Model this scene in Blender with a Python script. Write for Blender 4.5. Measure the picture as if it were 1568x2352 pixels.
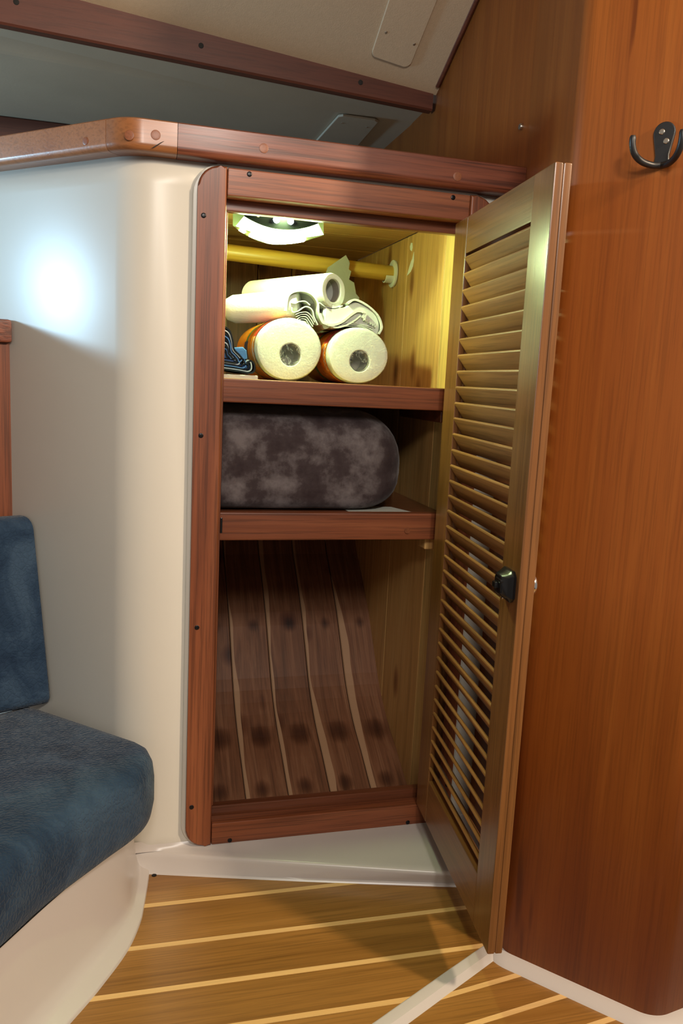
import bpy, bmesh, math, random
from mathutils import Vector, Matrix
random.seed(7)
for o in list(bpy.data.objects): bpy.data.objects.remove(o)
S = bpy.context.scene
COL = S.collection

# ------------------------------------------------------------------ camera
yaw, pitch, roll = 0.2677, -0.1605, 0.0491
cf = Vector((math.sin(yaw)*math.cos(pitch), math.cos(yaw)*math.cos(pitch), math.sin(pitch)))
cr = Vector((math.cos(yaw), -math.sin(yaw), 0)); cu = cr.cross(cf)
R_, U_ = cr*math.cos(roll)+cu*math.sin(roll), -cr*math.sin(roll)+cu*math.cos(roll)
cam = bpy.data.cameras.new('camera'); camo = bpy.data.objects.new('camera', cam); COL.objects.link(camo)
M = Matrix((R_, U_, -cf)).transposed().to_4x4(); M.translation = (-0.1146, -1.3915, 0.865)
camo.matrix_world = M
cam.sensor_fit = 'VERTICAL'; cam.sensor_height = 36; cam.sensor_width = 24
cam.lens = 1856.6/2352*36; cam.clip_start = 0.02
S.camera = camo

# ------------------------------------------------------------------ world, lights, exposure
W = bpy.data.worlds.new('world'); S.world = W; W.use_nodes = True
W.node_tree.nodes['Background'].inputs[0].default_value = (1.0, 0.90, 0.80, 1)
W.node_tree.nodes['Background'].inputs[1].default_value = 0.26
def lamp(name, kind, loc, energy, color, size=.1, target=None, spread=None, size_y=None):
    L = bpy.data.lights.new(name, kind); L.energy = energy; L.color = color
    if kind == 'AREA':
        L.size = size
        if size_y: L.shape = 'RECTANGLE'; L.size_y = size_y
        else: L.shape = 'DISK'
        if spread: L.spread = math.radians(spread)
    else: L.shadow_soft_size = size
    o = bpy.data.objects.new(name, L); COL.objects.link(o); o.location = loc
    if target: o.rotation_euler = (Vector(target)-Vector(loc)).to_track_quat('-Z', 'Y').to_euler()
    return o
lamp('cabin_dome_light', 'AREA', (1.30, -1.45, 1.74), 34, (1.0, .78, .55), .14, (.1, -.1, .0))
lamp('cabin_ceiling_light', 'AREA', (.18, -1.80, 1.72), 11.5, (1.0, .91, .81), .20, (.05, 0, .5))
lamp('wall_fill_light', 'AREA', (-.22, -2.05, 1.62), 11, (1.0, .93, .85), .26, (-.3, 0, .6))  # added fill with no lamp of its own, lifts the angled left wall
lamp('port_window_light', 'AREA', (-1.85, .55, 1.14), 23, (.46, .76, 1.0), .36, (-.25, .15, .95), None, .10)
S.view_settings.view_transform = 'Standard'; S.view_settings.look = 'None'
S.view_settings.gamma = 1; S.view_settings.use_curve_mapping = False
S.view_settings.exposure = 0.0

# ------------------------------------------------------------------ materials
def nt(name):
    m = bpy.data.materials.new(name); m.use_nodes = True
    t = m.node_tree; return m, t, t.nodes['Principled BSDF']
def node(t, typ, **kw):
    n = t.nodes.new(typ)
    for k, v in kw.items(): setattr(n, k, v)
    return n
def ramp(t, stops, fac):
    r = node(t, 'ShaderNodeValToRGB'); e = r.color_ramp.elements
    while len(e) < len(stops): e.new(.5)
    for i, (p, c) in enumerate(stops):
        e[i].position = p; e[i].color = (*c, 1) if len(c) == 3 else c
    t.links.new(fac, r.inputs[0]); return r.outputs[0]
def mixc(t, fac, a, b, mode='MIX'):
    n = node(t, 'ShaderNodeMix', data_type='RGBA', blend_type=mode)
    for s, v in ((n.inputs[0], fac), (n.inputs[6], a), (n.inputs[7], b)):
        if hasattr(v, 'links') or hasattr(v, 'is_linked'): t.links.new(v, s)
        elif isinstance(v, (int, float)): s.default_value = v
        else: s.default_value = (*v, 1)
    return n.outputs[2]
def coords(t, scale, rnd=True, rot=(0, 0, 0)):
    tc = node(t, 'ShaderNodeTexCoord'); mp = node(t, 'ShaderNodeMapping')
    mp.inputs['Scale'].default_value = scale; mp.inputs['Rotation'].default_value = rot
    src = tc.outputs['Object']
    if rnd:
        oi = node(t, 'ShaderNodeObjectInfo'); ml = node(t, 'ShaderNodeVectorMath', operation='SCALE')
        cb = node(t, 'ShaderNodeCombineXYZ')
        for i in range(3): t.links.new(oi.outputs['Random'], cb.inputs[i])
        t.links.new(cb.outputs[0], ml.inputs[0]); ml.inputs['Scale'].default_value = 3.7
        ad = node(t, 'ShaderNodeVectorMath', operation='ADD')
        t.links.new(src, ad.inputs[0]); t.links.new(ml.outputs[0], ad.inputs[1]); src = ad.outputs[0]
    t.links.new(src, mp.inputs['Vector']); return mp.outputs[0]
def noise(t, vec, scale=1, detail=4, rough=.6, dist=0):
    n = node(t, 'ShaderNodeTexNoise'); n.inputs['Scale'].default_value = scale
    n.inputs['Detail'].default_value = detail; n.inputs['Roughness'].default_value = rough
    n.inputs['Distortion'].default_value = dist; t.links.new(vec, n.inputs['Vector']); return n.outputs[0]
def bump(t, b, h, strength=.2, dist=.002):
    n = node(t, 'ShaderNodeBump'); n.inputs['Strength'].default_value = strength; n.inputs['Distance'].default_value = dist
    t.links.new(h, n.inputs['Height']); t.links.new(n.outputs[0], b.inputs['Normal'])
def gs(axis, across, along):
    return tuple(along if a == axis else across for a in 'xyz')
def wood(name, dark, mid, light, axis='z', rough=.35, fine=260, figure=16, pore=.35, bmp=.15, along=.05, coat=0.0, streak=None):
    m, t, b = nt(name)
    f = noise(t, coords(t, gs(axis, figure, figure*along)), 1, 5, .6, .8)
    g = noise(t, coords(t, gs(axis, fine, fine*.02)), 1, 3, .6)
    c = ramp(t, [(.30, dark), (.5, mid), (.72, light)], f)
    p = ramp(t, [(.38, (1-pore,)*3), (.52, (1, 1, 1))], g)
    c = mixc(t, 1.0, c, p, 'MULTIPLY')
    if streak:      # long dark mineral streaks
        s = noise(t, coords(t, gs(axis, streak, streak*.06)), 1, 2, .5, .3)
        c = mixc(t, 1.0, c, ramp(t, [(.24, (.55, .47, .42)), (.30, (1, 1, 1))], s), 'MULTIPLY')
    t.links.new(c, b.inputs['Base Color'])
    b.inputs['Roughness'].default_value = rough
    b.inputs['Coat Weight'].default_value = coat; b.inputs['Coat Roughness'].default_value = .2
    if bmp: bump(t, b, g, bmp, .001)
    return m
def plain(name, col, rough=.5, metal=0, spec=.5, nscale=0, namp=.1, bmp=0, bs=80):
    m, t, b = nt(name)
    b.inputs['Roughness'].default_value = rough; b.inputs['Metallic'].default_value = metal
    b.inputs['Specular IOR Level'].default_value = spec
    if nscale:
        f = noise(t, coords(t, (nscale,)*3), 1, 5, .6)
        c = ramp(t, [(.3, tuple(x*(1-namp) for x in col)), (.7, tuple(min(1, x*(1+namp)) for x in col))], f)
        t.links.new(c, b.inputs['Base Color'])
    else: b.inputs['Base Color'].default_value = (*col, 1)
    if bmp: bump(t, b, noise(t, coords(t, (bs,)*3), 1, 4, .6), bmp, .002)
    return m
def emit(name, col, strength):
    m, t, b = nt(name)
    b.inputs['Base Color'].default_value = (*col, 1); b.inputs['Emission Color'].default_value = (*col, 1)
    b.inputs['Emission Strength'].default_value = strength; return m

TD, TM, TL = (.14, .036, .013), (.235, .068, .025), (.32, .104, .040)
teak_z = wood('teak_vertical', TD, TM, TL, 'z', .45, 260, 18, .38, .25, coat=.08)
teak_x = wood('teak_horizontal', TD, TM, TL, 'x', .45, 260, 18, .38, .25, coat=.08)
trim_m = wood('teak_rail', (.12, .030, .015), (.20, .056, .027), (.28, .088, .044), 'x', .40, 170, 24, .55, .6, along=.08, coat=.15)
trimb_m = wood('teak_rail_end_block', (.25, .085, .026), (.31, .115, .036), (.36, .145, .05), 'x', .36, 240, 9, .2, .2, coat=.3)
triml_m = wood('teak_rail_pale', (.30, .105, .036), (.37, .145, .052), (.43, .18, .07), 'x', .34, 260, 14, .22, .2, coat=.35)
beam_m = wood('dark_teak_beam', (.075, .019, .010), (.112, .030, .015), (.15, .044, .021), 'x', .5, 200, 9, .2, .1)
bulk_m = wood('veneer_bulkhead', (.22, .056, .008), (.27, .074, .010), (.32, .096, .014), 'z', .48, 320, 22, .16, .03, along=.03, coat=.04, streak=42)
door_z = wood('door_teak_vertical', (.14, .055, .015), (.19, .078, .022), (.25, .108, .032), 'z', .28, 260, 20, .28, .2, coat=.3)
door_x = wood('door_teak_horizontal', (.14, .055, .015), (.19, .078, .022), (.25, .108, .032), 'x', .35, 260, 20, .28, .2, coat=.25)
slat_m = wood('slat_teak', (.22, .09, .025), (.30, .13, .038), (.37, .17, .055), 'x', .40, 240, 26, .28, .15, along=.04, coat=.15)
floor_m = wood('sole_teak', (.20, .088, .016), (.28, .130, .027), (.35, .170, .040), 'x', .34, 330, 22, .22, .05, along=.03, coat=.3)
holly_m = wood('sole_holly', (.60, .36, .13), (.68, .43, .17), (.74, .49, .21), 'x', .36, 200, 12, .08, .02)
rod_m = wood('pine_rod', (.40, .19, .025), (.58, .34, .05), (.70, .46, .09), 'x', .38, 90, 40, .12, .05, along=.02)
stopper_m = wood('teak_stop', (.10, .03, .014), (.15, .046, .02), (.2, .066, .03), 'x', .3, 240, 18, .3, .1, coat=.3)

def uvcoords(t, scale):
    v = coords(t, scale); mp = v.node; tc = node(t, 'ShaderNodeTexCoord'); l = mp.inputs['Vector'].links[0].from_node
    for k in list(l.inputs[0].links): t.links.remove(k)
    t.links.new(tc.outputs['UV'], l.inputs[0]); return v
def cedar(name, base, sap, axis='z', knots=5.0, sapedge=None):
    m, t, b = nt(name)
    f = noise(t, uvcoords(t, (3.4, 2.6, 1)) if sapedge else coords(t, gs(axis, 26, 1.6)), 1, 5, .65, 1.6)
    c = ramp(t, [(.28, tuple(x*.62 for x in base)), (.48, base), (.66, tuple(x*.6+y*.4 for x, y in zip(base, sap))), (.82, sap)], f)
    v = node(t, 'ShaderNodeTexVoronoi'); v.inputs['Scale'].default_value = 1
    t.links.new(coords(t, gs(axis, knots*2, knots*.9)), v.inputs['Vector'])
    k = ramp(t, [(.05, (.30, .20, .16)), (.12, (.55, .42, .36)), (.22, (1, 1, 1))], v.outputs['Distance'])
    c = mixc(t, 1.0, c, k, 'MULTIPLY')
    g = noise(t, uvcoords(t, (26, 6, 1)) if sapedge else coords(t, gs(axis, 240, 5)), 1, 3, .6)
    c = mixc(t, 1.0, c, ramp(t, [(.36, (.72 if sapedge else .82,)*3), (.5, (1, 1, 1))], g), 'MULTIPLY')
    if sapedge:     # pale sapwood along one edge of each board, tapering and coming and going along the grain
        tc = node(t, 'ShaderNodeTexCoord'); sp = node(t, 'ShaderNodeSeparateXYZ'); t.links.new(tc.outputs['UV'], sp.inputs[0])
        n = noise(t, coords(t, (2.0, 2.0, 4.0)), 1, 2, .5)
        w = node(t, 'ShaderNodeMath', operation='MULTIPLY_ADD'); t.links.new(n, w.inputs[0]); w.inputs[1].default_value = .62; w.inputs[2].default_value = -.20
        d = node(t, 'ShaderNodeMath', operation='LESS_THAN'); t.links.new(sp.outputs[0], d.inputs[0]); t.links.new(w.outputs[0], d.inputs[1])
        c = mixc(t, d.outputs[0], c, sapedge)
        for (ku, kv, kr) in ((.55, .270, .024), (.42, .135, .018), (.62, .55, .014)):
            q = node(t, 'ShaderNodeCombineXYZ')
            for i, (o_, k_, sc_) in enumerate(((0, ku, .0905), (1, kv, .8))):
                a_ = node(t, 'ShaderNodeMath', operation='SUBTRACT'); t.links.new(sp.outputs[o_], a_.inputs[0]); a_.inputs[1].default_value = k_
                b_ = node(t, 'ShaderNodeMath', operation='MULTIPLY'); t.links.new(a_.outputs[0], b_.inputs[0]); b_.inputs[1].default_value = sc_
                t.links.new(b_.outputs[0], q.inputs[i])
            ln_ = node(t, 'ShaderNodeVectorMath', operation='LENGTH'); t.links.new(q.outputs[0], ln_.inputs[0])
            nz = node(t, 'ShaderNodeMath', operation='MULTIPLY_ADD'); t.links.new(f, nz.inputs[0]); nz.inputs[1].default_value = .012; t.links.new(ln_.outputs['Value'], nz.inputs[2])
            c = mixc(t, 1.0, c, ramp(t, [(kr*.55, (.34, .27, .24)), (kr, (.55, .47, .42)), (kr*1.5, (1, 1, 1))], nz.outputs[0]), 'MULTIPLY')
    t.links.new(c, b.inputs['Base Color']); b.inputs['Roughness'].default_value = .5
    bump(t, b, g, .1, .001); return m
cedar_side = cedar('cedar_side', (.60, .34, .11), (.70, .48, .19))
cedar_strip = cedar('cedar_pale_strip', (.62, .41, .14), (.70, .50, .20), knots=2)
cedar_top = cedar('cedar_top', (.52, .31, .10), (.62, .42, .15), 'x')
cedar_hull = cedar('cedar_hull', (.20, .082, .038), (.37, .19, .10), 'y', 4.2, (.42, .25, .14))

gel_m = plain('gelcoat', (.62, .60, .535), .33, 0, .5, 3, .02, .02, 30)
gelf_m = plain('gelcoat_ledge', (.52, .48, .45), .28, 0, .5, 3, .02)
line_m = plain('headliner_vinyl', (.58, .45, .31), .75, 0, .2, 120, .04, .25, 420)
soff_m = plain('soffit_liner', (.47, .42, .33), .6, 0, .3, 6, .05, .1, 200)
black_m = plain('black_plastic', (.008, .008, .009), .22)
blackmat_m = plain('black_iron', (.012, .012, .013), .42)
screw_m = plain('black_screw', (.014, .014, .016), .3, .6)
chrome_m = plain('chrome', (.75, .75, .74), .16, 1)
steel_m = plain('steel_screw', (.65, .62, .56), .28, 1)
gap_m = plain('dark_gap_seal', (.01, .009, .008), .8)
plugw = wood('wood_plug', (.20, .06, .024), (.25, .085, .035), (.29, .10, .045), 'y', .4, 200, 20, .2, 0)
paper_m = plain('paper_towel', (.58, .60, .54), .9, 0, .1, 12, .03, .35, 260)
paperg_m = plain('grey_paper', (.34, .34, .31), .9, 0, .1, 12, .04, .35, 200)
core_m = plain('cardboard_core', (.26, .24, .20), .85, 0, .1, 30, .1)
plas_m = plain('white_plastic', (.78, .79, .76), .3)
filler_m = plain('white_filler', (.75, .75, .68), .7)
lampbody_m = plain('lamp_black_body', (.0015, .0018, .0018), .7, 0, .02)
led_m = emit('lamp_led', (.85, .97, 1.0), 60)
diff_m = emit('lamp_light_bar', (.86, 1.0, .66), 7)
win_m = emit('lamp_diffuser', (.80, 1.0, .52), 110)
cover_m = plain('lamp_cover', (.30, .36, .17), .35)

def velvet(name, cd, cm, cl, scale, wr, wscale, sheen=.4, dist=1.0):
    m, t, b = nt(name)
    f = noise(t, coords(t, (scale,)*3), 1, 6, .62, dist)
    c = ramp(t, [(.36, cd), (.5, cm), (.66, cl)], f)
    t.links.new(c, b.inputs['Base Color']); b.inputs['Roughness'].default_value = .85
    b.inputs['Specular IOR Level'].default_value = .15
    b.inputs['Sheen Weight'].default_value = sheen; b.inputs['Sheen Roughness'].default_value = .45
    v = node(t, 'ShaderNodeTexVoronoi', feature='DISTANCE_TO_EDGE'); v.inputs['Scale'].default_value = 1
    w = noise(t, coords(t, (wscale*.35,)*3), 1, 3, .6)
    cv = node(t, 'ShaderNodeVectorMath', operation='ADD'); t.links.new(coords(t, (wscale, wscale*1.7, wscale)), cv.inputs[0])
    sc = node(t, 'ShaderNodeVectorMath', operation='SCALE'); sc.inputs['Scale'].default_value = 2.2
    cb = node(t, 'ShaderNodeCombineXYZ'); [t.links.new(w, cb.inputs[i]) for i in range(3)]
    t.links.new(cb.outputs[0], sc.inputs[0]); t.links.new(sc.outputs[0], cv.inputs[1])
    t.links.new(cv.outputs[0], v.inputs['Vector'])
    h = node(t, 'ShaderNodeMath', operation='MINIMUM'); t.links.new(v.outputs['Distance'], h.inputs[0]); h.inputs[1].default_value = .18
    bump(t, b, h.outputs[0], wr, .012); return m
navy_m = velvet('navy_plush', (.012, .027, .056), (.020, .042, .080), (.038, .070, .118), 9, .42, 105, .12)
brown_m = velvet('brown_plush', (.034, .022, .024), (.062, .046, .048), (.185, .160, .162), 14, .10, 30, .15, 0.0)

def film_mat():
    m, t, b = nt('clear_film')
    b.inputs['Base Color'].default_value = (.93, .95, .9, 1); b.inputs['Roughness'].default_value = .12
    n = noise(t, coords(t, (26, 26, 26)), 1, 4, .6, 2.5); bump(t, b, n, .6, .004)
    tr = node(t, 'ShaderNodeBsdfTransparent'); mx = node(t, 'ShaderNodeMixShader')
    out = t.nodes['Material Output']
    w = ramp(t, [(.52, (.05,)*3), (.56, (.26,)*3), (.60, (.05,)*3)], n)
    t.links.new(w, mx.inputs[0]); t.links.new(tr.outputs[0], mx.inputs[1]); t.links.new(b.outputs[0], mx.inputs[2])
    t.links.new(mx.outputs[0], out.inputs[0]); return m
film_m = film_mat()
def wrap_mat():
    # printed sleeve: UV.x runs round the roll, UV.y along it
    m, t, b = nt('printed_wrapper')
    tc = node(t, 'ShaderNodeTexCoord'); sp = node(t, 'ShaderNodeSeparateXYZ'); t.links.new(tc.outputs['UV'], sp.inputs[0])
    y = sp.outputs[1]; x = sp.outputs[0]
    def band(v, a, c):
        g = node(t, 'ShaderNodeMath', operation='GREATER_THAN'); t.links.new(v, g.inputs[0]); g.inputs[1].default_value = a
        l = node(t, 'ShaderNodeMath', operation='LESS_THAN'); t.links.new(v, l.inputs[0]); l.inputs[1].default_value = c
        p = node(t, 'ShaderNodeMath', operation='MULTIPLY'); t.links.new(g.outputs[0], p.inputs[0]); t.links.new(l.outputs[0], p.inputs[1]); return p.outputs[0]
    def both(a, c):
        p = node(t, 'ShaderNodeMath', operation='MULTIPLY'); t.links.new(a, p.inputs[0]); t.links.new(c, p.inputs[1]); return p.outputs[0]
    c = mixc(t, band(y, -1, .045), (.88, .30, .02), (.80, .80, .76))
    c = mixc(t, band(y, .40, .48), c, (.10, .30, .10))
    c = mixc(t, both(band(y, .36, .52), band(x, .46, .56)), c, (.02, .05, .28))
    c = mixc(t, both(band(y, .05, .20), band(x, .32, .44)), c, (.55, .06, .03))
    ck = node(t, 'ShaderNodeTexChecker'); ck.inputs['Scale'].default_value = 1
    mp = node(t, 'ShaderNodeMapping'); mp.inputs['Scale'].default_value = (90, 42, 1); t.links.new(tc.outputs['UV'], mp.inputs[0]); t.links.new(mp.outputs[0], ck.inputs[0])
    c = mixc(t, both(both(band(y, .10, .15), band(x, .44, .60)), ck.outputs['Fac']), c, (.85, .88, .8))
    c = mixc(t, both(both(band(y, .25, .27), band(x, .44, .62)), ck.outputs['Fac']), c, (.25, .03, .02))
    t.links.new(c, b.inputs['Base Color']); b.inputs['Roughness'].default_value = .25
    bump(t, b, noise(t, coords(t, (40,)*3), 1, 3, .6), .3, .003); return m
wrap_m = wrap_mat()

# ------------------------------------------------------------------ geometry helpers
ORG = {}
def link(o, parent=None):
    COL.objects.link(o)
    if parent is not None: o.parent = parent
    return o
def tag(o, label=None, cat=None, group=None, kind=None):
    for k, v in (('label', label), ('category', cat), ('group', group), ('kind', kind)):
        if v: o[k] = v
    return o
def thing(name, loc, label, cat, group=None):
    o = bpy.data.objects.new(name, None); COL.objects.link(o); o.location = loc; o.empty_display_size = .05
    ORG[o.name] = Vector(loc); return tag(o, label, cat, group)
def obj(name, bm, mat, parent=None, smooth=False, origin=None, auto=35):
    """bm holds world coordinates; the object's origin is its parent's, or the middle of its base"""
    if parent is not None: org = ORG[parent.name]
    elif origin is not None: org = Vector(origin)
    else:
        xs = [v.co for v in bm.verts]
        org = Vector(((min(v.x for v in xs)+max(v.x for v in xs))/2, (min(v.y for v in xs)+max(v.y for v in xs))/2, min(v.z for v in xs)))
    bmesh.ops.recalc_face_normals(bm, faces=bm.faces)
    bmesh.ops.translate(bm, verts=bm.verts, vec=-org)
    me = bpy.data.meshes.new(name); bm.to_mesh(me); bm.free()
    for m in (mat if isinstance(mat, (list, tuple)) else [mat]): me.materials.append(m)
    if smooth:
        for p in me.polygons: p.use_smooth = True
        if auto: me.set_sharp_from_angle(angle=math.radians(auto))
    o = bpy.data.objects.new(name, me); link(o, parent)
    if smooth:
        wn_ = o.modifiers.new('wn', 'WEIGHTED_NORMAL'); wn_.keep_sharp = True
    if parent is None: o.location = org
    ORG[o.name] = org
    return o
def struct(name, bm, mat, label=None, smooth=False, parent=None, **k):
    o = obj(name, bm, mat, parent, smooth, **k)
    if parent is None: tag(o, label, None, None, 'structure')
    return o
def B(): return bmesh.new()
def box(bm, x0, x1, y0, y1, z0, z1, bev=0, seg=2):
    vs = [bm.verts.new(p) for p in ((x0,y0,z0),(x1,y0,z0),(x1,y1,z0),(x0,y1,z0),(x0,y0,z1),(x1,y0,z1),(x1,y1,z1),(x0,y1,z1))]
    fs = [bm.faces.new([vs[i] for i in f]) for f in ((3,2,1,0),(4,5,6,7),(0,1,5,4),(1,2,6,5),(2,3,7,6),(3,0,4,7))]
    if bev:
        es = list({e for f in fs for e in f.edges})
        bmesh.ops.bevel(bm, geom=es, offset=bev, segments=seg, affect='EDGES', profile=.5)
    return bm
def prism(bm, poly, ax, a0, a1, bev=0, seg=2, both=True):
    """poly in the two axes other than ax (in x,y,z order), pushed from a0 to a1"""
    def P(p, a):
        return {'x': (a, p[0], p[1]), 'y': (p[0], a, p[1]), 'z': (p[0], p[1], a)}[ax]
    lo = [bm.verts.new(P(p, a0)) for p in poly]; hi = [bm.verts.new(P(p, a1)) for p in poly]
    n = len(poly)
    f0 = bm.faces.new(lo[::-1]); f1 = bm.faces.new(hi)
    for i in range(n): bm.faces.new((lo[i], lo[(i+1) % n], hi[(i+1) % n], hi[i]))
    if bev:
        es = list(f0.edges)+(list(f1.edges) if both else [])
        bmesh.ops.bevel(bm, geom=es, offset=bev, segments=seg, affect='EDGES', profile=.5)
    return bm
def tube(bm, pts, rad, n=12, cap=True, ry=None):
    pts = [Vector(p) for p in pts]; rings = []
    rads = rad if isinstance(rad, (list, tuple)) else [rad]*len(pts)
    t0 = (pts[1]-pts[0]).normalized(); up = Vector((0, 0, 1)) if abs(t0.z) < .9 else Vector((1, 0, 0))
    u = t0.cross(up).normalized(); 
    for i, p in enumerate(pts):
        t = (pts[min(i+1, len(pts)-1)]-pts[max(i-1, 0)]).normalized()
        u = (u-t*u.dot(t)).normalized(); v = t.cross(u)
        rings.append([bm.verts.new(p+(u*math.cos(2*math.pi*k/n)+v*math.sin(2*math.pi*k/n)*(ry or 1))*rads[i]) for k in range(n)])
    for a, b in zip(rings, rings[1:]):
        for k in range(n): bm.faces.new((a[k], a[(k+1) % n], b[(k+1) % n], b[k]))
    if cap: bm.faces.new(rings[0][::-1]); bm.faces.new(rings[-1])
    return bm
def loft(bm, rings, closed=False, cap=False):
    R = [[bm.verts.new(p) for p in r] for r in rings]
    for a, b in zip(R, R[1:]):
        n = len(a)
        for k in range(n if closed else n-1): bm.faces.new((a[k], a[(k+1) % n], b[(k+1) % n], b[k]))
    if cap: bm.faces.new(R[0][::-1]); bm.faces.new(R[-1])
    return bm
def arc(cx, cy, r, a0, a1, n=8):
    return [(cx+r*math.cos(math.radians(a0+(a1-a0)*i/n)), cy+r*math.sin(math.radians(a0+(a1-a0)*i/n))) for i in range(n+1)]
def fillet(pts, rads, n=8):
    """round the inner corners of an open 2-D path"""
    out = [Vector(pts[0])]
    for i in range(1, len(pts)-1):
        p, a, c = Vector(pts[i]), Vector(pts[i-1]), Vector(pts[i+1]); r = rads[i]
        d0, d1 = (a-p).normalized(), (c-p).normalized(); ang = d0.angle(d1); L = r/math.tan(ang/2)
        s, e = p+d0*L, p+d1*L
        ctr = p+(d0+d1).normalized()*(r/math.sin(ang/2))
        v0, v1 = s-ctr, e-ctr; tot = v0.angle_signed(v1)
        for k in range(n+1):
            th = tot*k/n; cs, sn = math.cos(-th), math.sin(-th)
            out.append(ctr+Vector((v0.x*cs-v0.y*sn, v0.x*sn+v0.y*cs)))
    out.append(Vector(pts[-1])); return out
def offset_path(path, d):
    """shift an open 2-D path to its right-hand side by d"""
    out = []
    for i, p in enumerate(path):
        a, c = Vector(path[max(i-1, 0)]), Vector(path[min(i+1, len(path)-1)])
        t = (c-a).normalized(); out.append(Vector(p)+Vector((t.y, -t.x))*d)
    return out
def smooth_curve(pts, n=8):
    pts = [Vector(p) for p in pts]; P = [pts[0]*2-pts[1]]+pts+[pts[-1]*2-pts[-2]]; out = []
    for i in range(1, len(P)-2):
        for k in range(n):
            t = k/n; a, b, c, d = P[i-1:i+3]
            out.append(.5*((2*b)+(c-a)*t+(2*a-5*b+4*c-d)*t*t+(3*b-a-3*c+d)*t**3))
    out.append(pts[-1]); return out
def clip_poly(poly, p, n):
    """keep the side of the line through p where n points"""
    p, n = Vector(p), Vector(n); out = []
    for i in range(len(poly)):
        a, b = Vector(poly[i]), Vector(poly[(i+1) % len(poly)]); da, db = (a-p).dot(n), (b-p).dot(n)
        if da >= 0: out.append(a)
        if da*db < 0: out.append(a+(b-a)*(da/(da-db)))
    return out
def disc(bm, c, nrm, r, h, n=16, dome=True):
    c, nrm = Vector(c), Vector(nrm).normalized()
    u = nrm.orthogonal().normalized(); v = nrm.cross(u)
    def ring(rr, hh): return [c+nrm*hh+(u*math.cos(2*math.pi*k/n)+v*math.sin(2*math.pi*k/n))*rr for k in range(n)]
    loft(bm, [ring(r, -h*.3), ring(r, h*.55), ring(r*.8, h*.95), ring(r*.3, h)], True, True); return bm
SCREW = None
def screw(loc, nrm, parent, r=.0042, mat=None, name='screw'):
    bm = B(); disc(bm, loc, nrm, r, .0014, 12); return obj(name, bm, mat or screw_m, parent, True)

# ================================================================== THE SETTING
FZ = -.04          # cabin sole
# ---- moulded white locker front, with the rounded corner and the wall running back at 45 degrees
plan = fillet([(.571, .014), (-.10, .014), (-.80, .714)], [0, .10, 0], 12)
seg = [Vector((.571, .014)), Vector((.50, .014)), Vector((.025, .014))] + plan[1:]
zs = [-.06, .02, 1.165, 1.21]
bm = B(); G = [[bm.verts.new((p.x, p.y, z)) for z in zs] for p in seg]
for i in range(len(seg)-1):
    for j in range(3):
        if i == 1 and j == 1: continue
        bm.faces.new((G[i][j], G[i+1][j], G[i+1][j+1], G[i][j+1]))
wall = struct('wall_front', bm, gel_m, 'glossy white moulded locker front with a rounded corner, around the louvred locker', True)
sm = wall.modifiers.new('thick', 'SOLIDIFY'); sm.thickness = .010; sm.offset = -1
# raised bed around the frame
def rrect(x0, x1, z0, z1, r, n=8):
    return arc(x1-r, z1-r, r, 0, 90, n)+arc(x0+r, z1-r, r, 90, 180, n)+arc(x0+r, z0+r, r, 180, 270, n)+arc(x1-r, z0+r, r, 270, 360, n)
bm = B(); o_ = rrect(-.0075, .5305, -.0065, 1.2055, .05); i_ = rrect(.02, .50, .02, 1.18, .02)
loft(bm, [[(x, .0155, z) for x, z in o_], [(x, .0105, z) for x, z in o_], [(x+(.26-x)*.006, .009, z+(.6-z)*.004) for x, z in o_], [(x, .009, z) for x, z in i_]], True)
struct('frame_bed', bm, gel_m, None, True, wall)
# counter behind the fiddle rail
bm = B(); prism(bm, [(.570, .02), (-.08, .02), (-.70, .64), (-.70, 1.25), (.570, 1.25)], 'z', 1.196, 1.206)
struct('countertop', bm, gel_m, 'white top of the locker behind the teak fiddle rail')

# ---- ledge between locker front and sole
bm = B()
L0 = [(-.104, .0195), (-.09, .016), (.01, -.012), (.338, -.112), (.46, -.148), (.571, -.17)]
F0 = [(-.100, .014), (-.064, .004), (.02, -.019), (.212, -.071), (.477, -.138), (.575, -.160)]
L0 = smooth_curve(L0, 4); F0 = smooth_curve(F0, 4)
back = [(p.x+.0*0, .016) for p in L0]
loft(bm, [[(p[0], .016, .012) for p in back], [(p[0], min(.013, .016), .002) for p in back], [(p.x, min(p.y+.016, .010), -.006) for p in L0], [(p.x, p.y+.004, -.007) for p in L0],
          [(p.x, p.y, -.010) for p in L0], [(p.x, p.y-.002, -.016) for p in L0], [(q.x, q.y-.006, FZ+.004) for q in F0], [(q.x, q.y-.010, FZ+.0025) for q in F0], [(q.x, q.y-.013, FZ-.004) for q in F0]])
struct('baseboard_front', bm, gelf_m, 'white moulded ledge below the locker frame, above the striped sole', True, auto=60)

# ---- teak veneered bulkhead with a bend and a rounded corner
bp = fillet([(.571, 1.30), (.571, -.01), (.482, -.329), (.640, -.508), (1.35, -.38)], [0, .05, .03, .045, 0], 10)
bm = B(); loft(bm, [[(p.x, p.y, z) for p in bp] for z in (FZ-.01, .6, 1.2, 1.86)])
bulk_m.node_tree.nodes['Principled BSDF'].inputs['Specular IOR Level'].default_value = .28
bulk = struct('wall_right', bm, bulk_m, 'red-brown veneered bulkhead on the right, with a vertical bend', True, auto=60)
sm = bulk.modifiers.new('thick', 'SOLIDIFY'); sm.thickness = .016; sm.offset = 1
disc_b = B(); disc(disc_b, (.5705, .018, 1.329), (-1, 0, 0), .0060, .0045, 16); obj('screw', disc_b, steel_m, bulk, True)

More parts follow.
